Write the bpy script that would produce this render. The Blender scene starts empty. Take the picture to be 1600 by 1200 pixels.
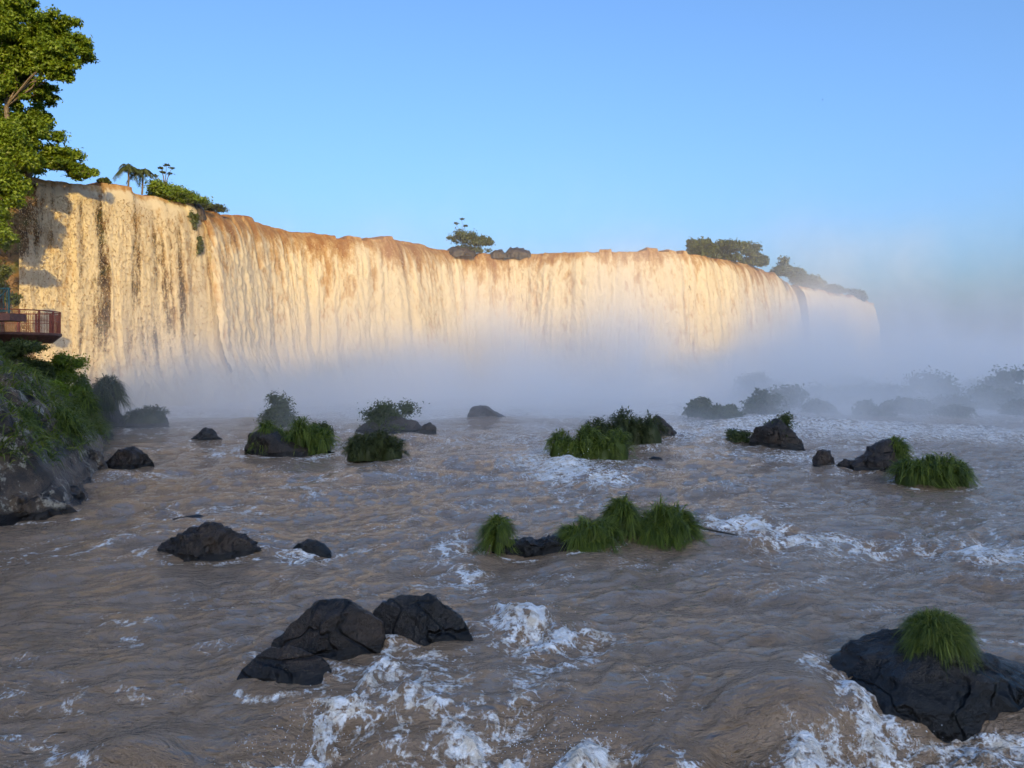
import bpy, math, random
import numpy as np
from mathutils import Vector

# ------------------------------------------------------------------ camera
EYE = 4.4                 # eye height above the river
FPX = 1202.0              # focal length in pixels of a 1600 px wide frame
HOR = 560.0               # horizon row
scene = bpy.context.scene
C = scene.collection
cam_d = bpy.data.cameras.new('camera')
cam = bpy.data.objects.new('camera', cam_d); C.objects.link(cam)
cam.location = (0, 0, EYE); cam.rotation_euler = (math.radians(90), 0, 0)
cam_d.sensor_width = 36; cam_d.lens = 36 * FPX / 1600; cam_d.shift_y = -(600 - HOR) / 1600
cam_d.clip_start = 0.1; cam_d.clip_end = 6000
scene.camera = cam

# ------------------------------------------------------------------ sky + sun
SUN_EL = math.radians(17.0)
SUN_AZ = math.radians(12.0)     # behind the camera, a little to the right
w = bpy.data.worlds.new('World'); scene.world = w; w.use_nodes = True
nt = w.node_tree; nt.nodes.clear()
sky = nt.nodes.new('ShaderNodeTexSky'); sky.sky_type = 'NISHITA'; sky.sun_disc = False
sky.sun_elevation = SUN_EL; sky.sun_rotation = math.pi - SUN_AZ
sky.air_density = 1.0; sky.dust_density = 5.0; sky.ozone_density = 5.8
bg = nt.nodes.new('ShaderNodeBackground'); bg.inputs[1].default_value = 0.15
wo = nt.nodes.new('ShaderNodeOutputWorld')
nt.links.new(sky.outputs[0], bg.inputs[0]); nt.links.new(bg.outputs[0], wo.inputs[0])
sl = bpy.data.lights.new('sun', 'SUN'); sl.energy = 2.7; sl.angle = math.radians(0.5); sl.color = (1.0, 0.67, 0.20)
so = bpy.data.objects.new('sun', sl); C.objects.link(so)
TRAVEL = Vector((-math.sin(SUN_AZ) * math.cos(SUN_EL), math.cos(SUN_AZ) * math.cos(SUN_EL), -math.sin(SUN_EL)))
so.rotation_euler = TRAVEL.to_track_quat('-Z', 'Y').to_euler(); so.location = (40, -200, 60)
scene.view_settings.view_transform = 'Standard'; scene.view_settings.look = 'None'
scene.view_settings.exposure = 1.12; scene.view_settings.gamma = 1.0
cy = scene.cycles
cy.use_denoising = True
cy.use_adaptive_sampling = True; cy.adaptive_threshold = 0.03
cy.max_bounces = 8; cy.diffuse_bounces = 4; cy.glossy_bounces = 2; cy.transmission_bounces = 2
cy.volume_bounces = 6; cy.transparent_max_bounces = 6
cy.sample_clamp_indirect = 4.0

# ------------------------------------------------------------------ numpy noise
_rg = np.random.RandomState(11)
_perm = _rg.permutation(256); _perm = np.concatenate([_perm, _perm, _perm])
_g = _rg.normal(size=(256, 3)); _g /= np.linalg.norm(_g, axis=1)[:, None]
def noise(x, y, z=0.0):
    x, y, z = np.broadcast_arrays(np.asarray(x, float), np.asarray(y, float), np.asarray(z, float))
    xi, yi, zi = np.floor(x), np.floor(y), np.floor(z)
    xf, yf, zf = x - xi, y - yi, z - zi
    X, Y, Z = xi.astype(int) & 255, yi.astype(int) & 255, zi.astype(int) & 255
    fd = lambda t: t * t * t * (t * (t * 6 - 15) + 10)
    u, v, q = fd(xf), fd(yf), fd(zf)
    def gr(a, b, c):
        h = _perm[_perm[_perm[(X + a) & 255] + ((Y + b) & 255)] + ((Z + c) & 255)]
        G = _g[h]
        return G[..., 0] * (xf - a) + G[..., 1] * (yf - b) + G[..., 2] * (zf - c)
    l = lambda t, a, b: a + t * (b - a)
    return 1.6 * l(q, l(v, l(u, gr(0,0,0), gr(1,0,0)), l(u, gr(0,1,0), gr(1,1,0))),
                      l(v, l(u, gr(0,0,1), gr(1,0,1)), l(u, gr(0,1,1), gr(1,1,1))))
def fbm(x, y, z=0.0, o=4, lac=2.0, g=0.5):
    s = 0.0; a = 1.0; f = 1.0; n = 0.0
    for i in range(o):
        s = s + a * noise(x * f + 17.3 * i, y * f - 9.1 * i, np.asarray(z) * f + 3.7 * i); n += a; a *= g; f *= lac
    return s / n
def ss(a, b, x):
    t = np.clip((np.asarray(x, float) - a) / (b - a), 0, 1); return t * t * (3 - 2 * t)

def dep(py): return EYE * FPX / (py - HOR)                  # depth of a river-level point seen on row py
DROP = .6                                                   # the river steps down just in front of the viewer
def depw(py):
    d = dep(py)
    for _ in range(30):
        t = min(1, max(0, (d - 8.2) / 2.4)); h = -DROP * (1 - t * t * (3 - 2 * t)); d = .5 * d + .5 * (EYE - h) * FPX / (py - HOR)
    return d
def W(px, d): return (px - 800) / FPX * d                   # lateral position at depth d
def Z(py, d): return EYE + (HOR - py) / FPX * d             # height at depth d

# ------------------------------------------------------------------ mesh helpers
def mk(name, V, F, mat, parent=None, smooth=True, attrs=None, loc=None):
    V = np.asarray(V, np.float32).reshape(-1, 3)
    if not isinstance(F, list): F = [F]
    F = [np.asarray(f, np.int32) for f in F if len(f)]
    me = bpy.data.meshes.new(name)
    me.vertices.add(len(V)); me.vertices.foreach_set('co', V.ravel())
    nl = sum(f.size for f in F); npol = sum(len(f) for f in F)
    me.loops.add(nl); me.loops.foreach_set('vertex_index', np.concatenate([f.ravel() for f in F]))
    tot = np.concatenate([np.full(len(f), f.shape[1], np.int32) for f in F])
    me.polygons.add(npol)
    me.polygons.foreach_set('loop_start', np.concatenate([[0], np.cumsum(tot)[:-1]]).astype(np.int32))
    me.polygons.foreach_set('loop_total', tot)
    me.polygons.foreach_set('use_smooth', np.full(npol, smooth, bool))
    for k, a in (attrs or {}).items():
        at = me.attributes.new(k, 'FLOAT', 'POINT'); at.data.foreach_set('value', np.asarray(a, np.float32).ravel())
    me.update(calc_edges=True); me.validate()
    me.materials.append(mat)
    o = bpy.data.objects.new(name, me); C.objects.link(o)
    if parent is not None: o.parent = parent
    if loc is not None: o.location = loc
    return o
def gridF(nr, nc, wrap=False):
    r = np.arange(nr - 1)[:, None]; c = np.arange(nc if wrap else nc - 1)[None, :]
    a = r * nc + c; b = r * nc + (c + 1) % nc
    return np.stack([a, b, b + nc, a + nc], -1).reshape(-1, 4)
def tag(o, label, cat, group=None):
    o['label'] = label; o['category'] = cat
    if group: o['group'] = group
    return o
def struct(o): o['kind'] = 'structure'; return o
def stuff(o, label=None, cat=None):
    o['kind'] = 'stuff'
    if label: o['label'] = label
    if cat: o['category'] = cat
    return o
def empty(name, loc):
    o = bpy.data.objects.new(name, None); C.objects.link(o); o.location = loc; o.empty_display_size = .2; return o
class MB:                                                  # small mesh collector
    def __init__(s): s.V = []; s.F = []; s.n = 0
    def add(s, V, F):
        V = np.asarray(V, float); s.V.append(V); s.F.append(np.asarray(F, int) + s.n); s.n += len(V)
    def tube(s, pts, rad, n=6):
        pts = np.asarray(pts, float); rad = np.broadcast_to(rad, (len(pts),))
        T = np.gradient(pts, axis=0); T /= np.linalg.norm(T, axis=1)[:, None] + 1e-9
        up = np.array([0.31, 0.2, 0.93]); 
        if abs(np.dot(T.mean(0), up)) > .9: up = np.array([1., 0, 0])
        A = np.cross(T, up); A /= np.linalg.norm(A, axis=1)[:, None] + 1e-9; B = np.cross(T, A)
        th = np.linspace(0, 2 * np.pi, n, endpoint=False)
        R = pts[:, None] + rad[:, None, None] * (np.cos(th)[None, :, None] * A[:, None] + np.sin(th)[None, :, None] * B[:, None])
        s.add(R.reshape(-1, 3), gridF(len(pts), n, True))
    def box(s, c, h, rz=0):
        c = np.asarray(c, float); v = np.array([[x, y, z] for x in (-1, 1) for y in (-1, 1) for z in (-1, 1)], float) * np.asarray(h)
        ca, sa = math.cos(rz), math.sin(rz)
        v = np.stack([v[:, 0] * ca - v[:, 1] * sa, v[:, 0] * sa + v[:, 1] * ca, v[:, 2]], 1) + c
        s.add(v, [[0,1,3,2],[4,6,7,5],[0,4,5,1],[2,3,7,6],[0,2,6,4],[1,5,7,3]])
    def build(s, name, mat, parent=None, smooth=False):
        o = mk(name, np.concatenate(s.V), np.concatenate(s.F), mat, None, smooth)
        if parent is not None:
            o.data.transform(parent.matrix_world.inverted() if False else __import__('mathutils').Matrix.Translation(-Vector(parent.location)))
            o.parent = parent
        return o

# ------------------------------------------------------------------ materials
class NT:
    def __init__(s, name):
        s.m = bpy.data.materials.new(name); s.m.use_nodes = True; s.t = s.m.node_tree; s.t.nodes.clear()
        s.out = s.t.nodes.new('ShaderNodeOutputMaterial')
    def n(s, kind, **kw):
        nd = s.t.nodes.new('ShaderNode' + kind)
        for k, v in kw.items(): setattr(nd, k, v)
        return nd
    def set(s, sock, v):
        if isinstance(v, bpy.types.NodeSocket): s.t.links.new(v, sock)
        elif v is not None: sock.default_value = v
    def math(s, op, a, b=None, c=None, clamp=False):
        nd = s.n('Math', operation=op, use_clamp=clamp)
        s.set(nd.inputs[0], a); s.set(nd.inputs[1], b)
        if c is not None: s.set(nd.inputs[2], c)
        return nd.outputs[0]
    def mapr(s, v, a, b, c=0., d=1., smooth=True):
        nd = s.n('MapRange', interpolation_type='SMOOTHSTEP' if smooth else 'LINEAR')
        s.set(nd.inputs[0], v)
        for i, x in enumerate((a, b, c, d)): s.set(nd.inputs[i + 1], x)
        return nd.outputs[0]
    def mix(s, f, a, b):
        nd = s.n('Mix', data_type='RGBA'); s.set(nd.inputs[0], f)
        for i, v in ((6, a), (7, b)):
            s.set(nd.inputs[i], (*v, 1) if isinstance(v, tuple) and len(v) == 3 else v)
        return nd.outputs[2]
    def pos(s): return s.n('NewGeometry').outputs['Position']
    def mapping(s, v, sc):
        nd = s.n('Mapping'); s.set(nd.inputs[0], v); nd.inputs['Scale'].default_value = sc; return nd.outputs[0]
    def noise(s, v, scale, detail=4, rough=.55, dist=0.):
        nd = s.n('TexNoise'); s.set(nd.inputs['Vector'], v); nd.inputs['Scale'].default_value = scale
        nd.inputs['Detail'].default_value = detail; nd.inputs['Roughness'].default_value = rough; nd.inputs['Distortion'].default_value = dist
        return nd.outputs[0]
    def attr(s, name): return s.n('Attribute', attribute_name=name).outputs['Fac']
    def bump(s, h, st, dist, nrm=None):
        nd = s.n('Bump'); nd.inputs['Strength'].default_value = st; nd.inputs['Distance'].default_value = dist
        s.set(nd.inputs['Height'], h)
        if nrm is not None: s.set(nd.inputs['Normal'], nrm)
        return nd.outputs[0]
    def pbr(s, col, rough=.6, normal=None, spec=.5, ior=1.5, metal=0.):
        p = s.n('BsdfPrincipled')
        s.set(p.inputs['Base Color'], (*col, 1) if isinstance(col, tuple) and len(col) == 3 else col)
        s.set(p.inputs['Roughness'], rough); s.set(p.inputs['IOR'], ior); s.set(p.inputs['Metallic'], metal)
        s.set(p.inputs['Specular IOR Level'], spec)
        if normal is not None: s.set(p.inputs['Normal'], normal)
        return p.outputs[0]
    def done(s, sh): s.t.links.new(sh, s.out.inputs[0]); return s.m

def mat_water():
    t = NT('river_water'); p = t.pos()
    foam = t.attr('foam')
    def ridge(n, k): return t.math('SUBTRACT', 1., t.math('MULTIPLY', t.math('ABSOLUTE', t.math('SUBTRACT', n, .5)), k), None, True)
    r1 = ridge(t.noise(t.mapping(p, (1, .8, 1)), 1.3, 4, .6, .9), 5.)
    r2 = ridge(t.noise(p, 4.5, 3, .6, .6), 4.5)
    f2 = t.noise(p, 17., 3, .65)
    th = t.math('ADD', t.math('ADD', t.math('MULTIPLY', r1, .32), t.math('MULTIPLY', r2, .36)), t.math('MULTIPLY', f2, .48))
    edge = t.math('SUBTRACT', 0.985, t.math('MULTIPLY', foam, .55))
    ff = t.mapr(t.math('SUBTRACT', th, edge), -0.04, 0.20)
    ff = t.math('MULTIPLY', ff, t.mapr(foam, .04, .3))
    n1 = t.noise(t.mapping(p, (.75, 2.2, 1)), 1.6, 5, .62, .8)
    n2 = t.noise(t.mapping(p, (1.0, 1.9, 1)), 6., 4, .62, .5)
    b = t.bump(ridge(n1, 3.), .8, .14); b = t.bump(n2, .8, .085, b)
    silt = t.mix(t.noise(p, .35, 3), (.215, .136, .076), (.300, .200, .122))
    col = t.mix(ff, silt, (.80, .80, .80))
    bf = t.bump(t.noise(p, 22., 3, .6), .5, .03, b)
    wsh = t.pbr(silt, .035, b, .5, 1.55)
    fsh = t.pbr(t.mix(t.mapr(t.noise(p, 5., 4, .6), .35, .6), (.66, .58, .48), (.92, .92, .92)), .7, bf, .25)
    mx = t.n('MixShader'); t.set(mx.inputs[0], ff); t.set(mx.inputs[1], wsh); t.set(mx.inputs[2], fsh)
    return t.done(mx.outputs[0])
def mat_falls():
    t = NT('falling_water'); p = t.pos(); foam = t.attr('foam'); thin = t.attr('thin')
    v = t.mapping(p, (1, 1, .32))
    a = t.noise(v, 1.3, 5, .65, .3); b = t.noise(t.mapping(p, (1, 1, .5)), 5.0, 4, .68, .3)
    st = t.noise(t.mapping(p, (1, 1, .045)), 3.2, 4, .65, .15)
    k = t.math('ADD', t.math('ADD', t.math('MULTIPLY', a, .45), t.math('MULTIPLY', b, .37)), t.math('MULTIPLY', st, .18))
    f = t.mapr(t.math('ADD', t.math('SUBTRACT', foam, .5), t.math('MULTIPLY', t.math('SUBTRACT', k, .5), 1.7)), -.42, .46, smooth=False)
    brown = t.mix(t.noise(v, .6, 3), (.30, .135, .040), (.40, .20, .07))
    col = t.mix(t.mapr(f, 0, .55), brown, (.55, .36, .165))
    col = t.mix(t.mapr(f, .40, .95), col, (.80, .705, .52))
    bp = t.bump(b, .12, .2)
    sh = t.pbr(col, .55, bp, .3, 1.33)
    tr = t.n('BsdfTranslucent'); t.set(tr.inputs[0], col)
    m0 = t.n('MixShader'); m0.inputs[0].default_value = .48; t.set(m0.inputs[1], sh); t.set(m0.inputs[2], tr.outputs[0])
    # torn, see-through water where the curtain is thin
    hole = t.mapr(t.math('SUBTRACT', k, t.math('MULTIPLY', thin, .66)), -.13, .10)
    tp = t.n('BsdfTransparent')
    m1 = t.n('MixShader'); t.set(m1.inputs[0], hole); t.set(m1.inputs[1], tp.outputs[0]); t.set(m1.inputs[2], m0.outputs[0])
    return t.done(m1.outputs[0])
def mat_rock(name, c1, c2, lichen=0., wet=True, scale=1., warm=None):
    t = NT(name); p = t.pos()
    n = t.noise(p, 1.3 * scale, 6, .65, .3); n2 = t.noise(p, 9. * scale, 5, .65); n3 = t.noise(p, 45. * scale, 3, .6)
    col = t.mix(t.mapr(n, .35, .65), c1, c2)
    col = t.mix(t.mapr(n2, .55, .75, 0, .45), col, tuple(x * .45 for x in c1))
    ck = t.mapr(t.math('ABSOLUTE', t.math('SUBTRACT', t.noise(p, .9 * scale, 2, .5, .8), .5)), 0., .022, 1., 0.)
    col = t.mix(t.math('MULTIPLY', ck, .8), col, tuple(x * .25 for x in c1))
    if warm: col = t.mix(t.mapr(t.noise(p, .7, 4), .5, .7), col, warm)
    if lichen:
        l = t.mapr(t.math('ADD', t.math('MULTIPLY', t.noise(p, 1.7, 5, .7), .7), t.math('MULTIPLY', n2, .3)), .535, .60, 0, lichen)
        col = t.mix(l, col, (.36, .32, .25))
    z = t.n('SeparateXYZ'); t.set(z.inputs[0], p)
    h = t.math('ADD', z.outputs[2], t.math('MULTIPLY', t.math('SUBTRACT', n, .5), .35))
    w = t.mapr(h, .10, .30, 1., 0.) if wet else 0.
    if wet: col = t.mix(w, col, tuple(x * .4 for x in c1)); r = t.mapr(w, 0, 1, .46, .18, False)
    else: r = .75
    b = t.bump(ck, -1., .08 / scale) if False else t.bump(t.math('SUBTRACT', n2, t.math('MULTIPLY', ck, .8)), .9, .10 / scale); b = t.bump(n3, .7, .02 / scale, b)
    return t.done(t.pbr(col, r, b, .5))
def mat_leaf(name, c1, c2, trans=.35, rough=.5):
    t = NT(name); r = t.attr('rnd')
    col = t.mix(r, c1, c2)
    sh = t.pbr(col, rough, None, .35)
    tr = t.n('BsdfTranslucent'); t.set(tr.inputs[0], t.mix(.5, col, (c2[0] * 1.5, c2[1] * 1.4, c2[2])))
    m = t.n('MixShader'); m.inputs[0].default_value = trans; t.set(m.inputs[1], sh); t.set(m.inputs[2], tr.outputs[0])
    return t.done(m.outputs[0])
def mat_plain(name, c, rough=.6, metal=0., var=.25, sc=6.):
    t = NT(name); n = t.noise(t.pos(), sc, 5, .65)
    col = t.mix(t.mapr(n, .35, .7), tuple(x * (1 - var) for x in c), tuple(min(1, x * (1 + var)) for x in c))
    return t.done(t.pbr(col, rough, t.bump(n, .25, .02), .5, 1.5, metal))

M_WATER = mat_water(); M_FALL = mat_falls()
M_BASALT = mat_rock('basalt', (.014, .010, .0075), (.048, .031, .020))
M_DARK = mat_rock('wet_basalt', (.008, .0072, .0068), (.026, .020, .016))
M_BANKROCK = mat_rock('bank_rock', (.030, .020, .012), (.130, .084, .048), lichen=.95)
M_CLIFF = mat_rock('cliff_rock', (.10, .060, .030), (.20, .125, .060), wet=False, scale=.6, warm=(.07, .085, .025))
M_GRASS = mat_leaf('grass_blade', (.036, .064, .011), (.180, .225, .030), .32)
M_BANKGRASS = mat_leaf('bank_blade', (.045, .075, .014), (.190, .225, .036), .3)
M_GRASSDK = mat_leaf('reed_blade', (.028, .040, .012), (.090, .102, .028), .3)
M_LEAF = mat_leaf('leaf_bright', (.056, .108, .008), (.180, .250, .016), .35)
M_LEAFDK = mat_leaf('leaf_dark', (.032, .050, .012), (.095, .115, .024), .3)
M_BARK = mat_plain('bark', (.12, .095, .07), .8)
M_SOD = mat_plain('sod', (.030, .036, .012), .9, var=.5, sc=3.)
M_HILL = mat_plain('forest_green', (.045, .065, .022), .9, var=.5, sc=.25)
M_RUST = mat_plain('red_steel', (.30, .075, .040), .5, .2)
M_TEAL = mat_plain('teal_steel', (.03, .10, .10), .45, .2)
M_DECK = mat_plain('deck_steel', (.16, .060, .040), .6, .1)
M_WOOD = mat_plain('driftwood', (.035, .026, .020), .7)

# ------------------------------------------------------------------ waterfall lip (plan curve)
ZL = 20.0                                                    # lip height above the lower river
def lipdepth(py, z=ZL): return (z - EYE) * FPX / (HOR - py)
LIP = [(-10,270),(20,272),(60,278),(150,289),(230,304),(300,317),(350,333),(400,346),(430,354),(480,360),(520,364),(560,367),(620,374),
       (670,385),(700,391),(745,394),(790,397),(830,396),(870,393),(900,392),(960,391),(1040,392),(1090,396),(1130,404),(1180,414),(1220,432),(1243,452),(1252,462)]
FAR = [(1236,441),(1262,447),(1300,456),(1345,466),(1362,473)]
def curve(pts, px):
    a = np.array(pts, float); d = lipdepth(a[:, 1])
    k = np.ones(5) / 5
    xs = np.linspace(a[0, 0], a[-1, 0], 900); ds = np.interp(xs, a[:, 0], d)
    dp = np.pad(ds, 12, 'edge'); ds = np.convolve(dp, np.ones(25) / 25, 'valid')
    D = np.interp(px, xs, ds); X = (px - 800) / FPX * D
    Tx = np.gradient(X); Ty = np.gradient(D); L = np.hypot(Tx, Ty) + 1e-9
    N = np.stack([Ty / L, -Tx / L], 1)
    for _ in range(3):                                       # soften normals
        Np = np.pad(N, ((8, 8), (0, 0)), 'edge'); N = np.stack([np.convolve(Np[:, i], np.ones(17) / 17, 'valid') for i in (0, 1)], 1)
    N /= np.linalg.norm(N, axis=1)[:, None]
    s = np.concatenate([[0], np.cumsum(np.hypot(np.diff(X), np.diff(D)))])
    return X, D, N, s

def curtain(name, pts, p0, p1, nc, label, nr=230, power=1., thin0=.0, brown=.0, seed=0., edge=(1.2, 1.2), cols=(), relief=.72, nsp=0, bil=.22):
    px = np.linspace(p0, p1, nc); X, D, N, s = curve(pts, px); s = s + seed
    # rows: upstream apron (h<0), then the fall
    up = np.linspace(1, 0, 16)[:-1] ** 1.5
    hh = np.linspace(0, 1, nr) ** 1.15 * (ZL + .2)
    S, H = np.meshgrid(s, np.concatenate([-up * 12, hh]))
    fall = np.clip(H, 0, None)
    se = s[None, :] - s[0]; L = se.max()
    lipz = .45 * fbm(S * .12, 3.3, seed, o=3) + .35 * fbm(S * .6, 7.7, seed, o=4, g=.6) + .38 * np.round(1.7 * fbm(S * .3, 1.7, seed, o=2))
    vel = (1.0 + .55 * fbm(S * .09, 1.1, 5., o=3) + .35 * fbm(S * .5, 4.1, 2., o=3)) * power
    out = vel * .62 * np.sqrt(fall + .02) * ss(-.3, 2.5, fall) ** .5 + .25 * ss(0, 1.2, fall)
    # vertical ropes and falling bursts
    wob = .5 * noise(S * .2, fall * .07, 9.)
    ropes = fbm(S * .55 + wob, fall * .025, 1. + seed, o=3)
    ropes2 = fbm(S * 1.7 + wob * 2, fall * .06, 4. + seed, o=3)
    bq = (fall - .25 * fall * ropes) * .30
    burst = fbm(S * .75 + wob, bq, 7. + seed, o=5, g=.62)
    puff = 1 - 2 * np.abs(fbm(S * .9 + wob, bq * 1.3, 17. + seed, o=4, g=.6)) * 1.6
    grain = fbm(S * 3.2, fall * 1.1, 2. + seed, o=3, g=.6)
    amp = ss(.1, 5., fall)
    out = out + amp * ((1.15 - .25 * bil) * ropes + (.40 - .28 * bil) * ropes2 + (.40 + .2 * bil) * burst + (.22 + .45 * bil) * puff + .12 * grain) * (.65 + .35 * power) * relief
    out = out + 1.6 * ss(14, 20, fall) * (1 + burst)
    zz = ZL + lipz * (1 - ss(0, 5, fall)) - fall
    ap = np.where(H < 0, -H, 0)
    out = np.where(H < 0, -ap, out); zz = np.where(H < 0, ZL + lipz + .02 * ap + .12 * fbm(S * .6, H * .6, 2., o=3), zz)
    jut = .9 * fbm(S * .2, 8.8, seed, o=3) * ss(-6, 0, H); out = out + jut
    # round the lip over
    zz = zz - .18 * np.exp(-((H - .15) / .5) ** 2)
    V = np.stack([X[None, :] + N[None, :, 0] * out, D[None, :] + N[None, :, 1] * out, zz], -1)
    bnd = np.clip(.5 + 1.3 * fbm(S * .11, 2.2, seed, o=3), 0, 1.4) * brown       # how far down the smooth brown lip reaches, along the lip
    foam = .10 + .28 * (1 - brown) * (1 - ss(0, 3, fall)) + .62 * ss(.0, .8 + 8.5 * bnd, fall + 1.6 * bnd * (burst + ropes2)) + (.50 + .12 * bil) * burst * ss(0, 2, fall) + (.35 - .08 * bil) * ropes + (.25 - .17 * bil) * ropes2 + (.15 + .25 * bil * ss(1, 5, fall)) * (puff - .3) + .2 * grain  # foam amount; the relief terms also paint shaded gaps between strands browner
    foam = foam + .12 * ss(6, 14, fall) + .30 * fbm(S * .16, fall * .09, 31. + seed, o=3) + .08
    foam = np.where(H < 0, .15 + .3 * fbm(S * .7, H * .7, 3., o=3), foam)
    e = np.minimum(ss(0, edge[0], se), ss(0, edge[1], L - se))
    th = thin0 + .75 * (1 - e) * (1 - .85 * ss(4, 9, fall)) - 1.3 * ropes * thin0 - .8 * ropes2 * thin0 - .5 * burst * thin0
    for cpx, cw, ca_, t0, t1 in cols:
        cs = np.interp(cpx, px, s); dw_ = np.interp(cpx + cw, px, s) - cs
        th = th + ca_ * np.exp(-((S - cs + .25 * wob) / dw_) ** 2) * ss(t0 - 1, t0 + 1, fall) * (1 - ss(t1 - 4, t1 + 2, fall))
    th = np.clip(th, 0, .95) * ss(-.2, .6, fall) * (1 - .35 * ss(13, 19, fall))
    o = mk(name, V.reshape(-1, 3), gridF(*S.shape), M_FALL, attrs={'foam': foam, 'thin': th})
    if nsp:                                                  # torn clots of water flung clear of the curtain
        rg = np.random.RandomState(int(seed) + 3); fl = out[15:]; nr_, nc_ = fl.shape
        i = (nr_ * rg.uniform(.10, .85, nsp)).astype(int); j = rg.randint(0, nc_, nsp)
        Pc = V[15:][i, j] ; off = .04 + .30 * rg.uniform(0, 1, nsp) ** 2
        Pc = Pc + np.stack([N[j, 0] * off, N[j, 1] * off, rg.normal(size=nsp) * .05], 1)
        sz = .016 + .034 * rg.uniform(0, 1, nsp) ** 2; a = rg.uniform(0, 6.28, nsp)
        q = [np.stack([np.cos(a + k * 2.094) * sz, np.sin(a + k * 2.094) * sz, rg.normal(size=nsp) * sz * .4], 1) for k in range(3)]
        up_ = np.stack([rg.normal(size=nsp) * sz * .4, rg.normal(size=nsp) * sz * .4, sz * rg.uniform(1.2, 2.6, nsp)], 1)
        VV = np.stack([Pc + q[0], Pc + q[1], Pc + q[2], Pc + up_, Pc - up_], 1)
        b0 = (np.arange(nsp) * 5)[:, None, None]
        FF = (b0 + np.array([[0,1,3],[1,2,3],[2,0,3],[1,0,4],[2,1,4],[0,2,4]])[None]).reshape(-1, 3)
        fo = np.repeat(np.clip(.75 + .2 * rg.normal(size=nsp), .3, 1.1), 5)
        stuff(mk('water_clots', VV.reshape(-1, 3), FF, M_FALL, o, True, {'foam': fo, 'thin': fo * 0}))
    return tag(o, label, 'waterfall')

curtain('waterfall', LIP, 26, 322, 340, 'thin grainy curtain of water beside the wooded cliff, nearest the viewing platform', 225, .62, .50, .08, 0., (3., .5), [(52, 5, .25, -2, 14), (122, 7, .26, -2, 20), (151, 9, .34, 1, 21), (232, 12, .25, 4, 20), (268, 6, .25, 3, 18)], .34, 15000, 0.)
curtain('waterfall', LIP, 303, 800, 470, 'broad golden brown curtain of water pouring below the shrub islet on the lip', 210, 1.15, .16, .9, 60., (.6, 1.2), [(345, 9, .35, 3, 19), (760, 6, .25, 1, 9)], .52, 6000)
curtain('waterfall', LIP, 792, 1252, 430, 'wide foamy curtain of water below the long row of bushes, right of the lone islet', 195, 1.1, .20, .5, 140., (1.2, 2.), [(822, 8, .4, 0, 14), (1068, 12, .35, 2, 20), (905, 6, .2, 3, 12)], .52, 4000)
curtain('waterfall', FAR, 1249, 1363, 140, 'small far waterfall at the right end of the long cliff', 160, .9, .25, .1, 260., (2., 3.), (), .52, 0)

# cliff behind the water and on to the left
def cliff():
    pts = [(-60, 8), (-57, 25), (-50, 44), (-44.5, 58)]
    px = np.linspace(4, 1252, 260); X, D, N, s = curve(LIP, px)
    P = np.array(pts, float)
    a = np.concatenate([np.stack([np.interp(np.linspace(0, 1, 60), np.linspace(0, 1, 4), P[:, i]) for i in (0, 1)], 1),
                        np.stack([X, D], 1) - N * 1.0])
    px2 = np.linspace(1236, 1364, 50); X2, D2, N2, s2 = curve(FAR, px2)
    b = np.stack([X2, D2], 1) - N2 * 1.0
    c = np.array([[150, 330], [190, 420]], float); c = np.stack([np.interp(np.linspace(0, 1, 20), [0, 1], c[:, i]) for i in (0, 1)], 1)
    for nm, q in (('cliff', a), ('cliff', np.concatenate([b, c]))):
        T = np.gradient(q, axis=0); T /= np.linalg.norm(T, axis=1)[:, None]; n = np.stack([T[:, 1], -T[:, 0]], 1)
        s = np.concatenate([[0], np.cumsum(np.hypot(*np.diff(q, axis=0).T))])
        zt = np.concatenate([np.linspace(0, 1, 90)])
        S, K = np.meshgrid(s, zt); H = ZL - .5 - K * (ZL + .5)
        led = .9 * fbm(S * .12, H * .25, 3., o=5, g=.6) + .5 * np.abs(noise(S * .05, H * .55, 8.))
        o_ = led + .03 * (ZL - H)
        V = np.stack([q[None, :, 0] + n[None, :, 0] * o_, q[None, :, 1] + n[None, :, 1] * o_, H], -1)
        # plateau rows going back
        back = []
        for bk in (1.5, 4., 12., 40.):
            back.append(np.stack([q[:, 0] - n[:, 0] * bk, q[:, 1] - n[:, 1] * bk, np.full(len(q), ZL - .45 + 0 * bk)], -1))
        V = np.concatenate([np.stack(back[::-1]), V])
        struct(mk(nm, V.reshape(-1, 3), gridF(V.shape[0], V.shape[1]), M_CLIFF))
cliff()

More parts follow.
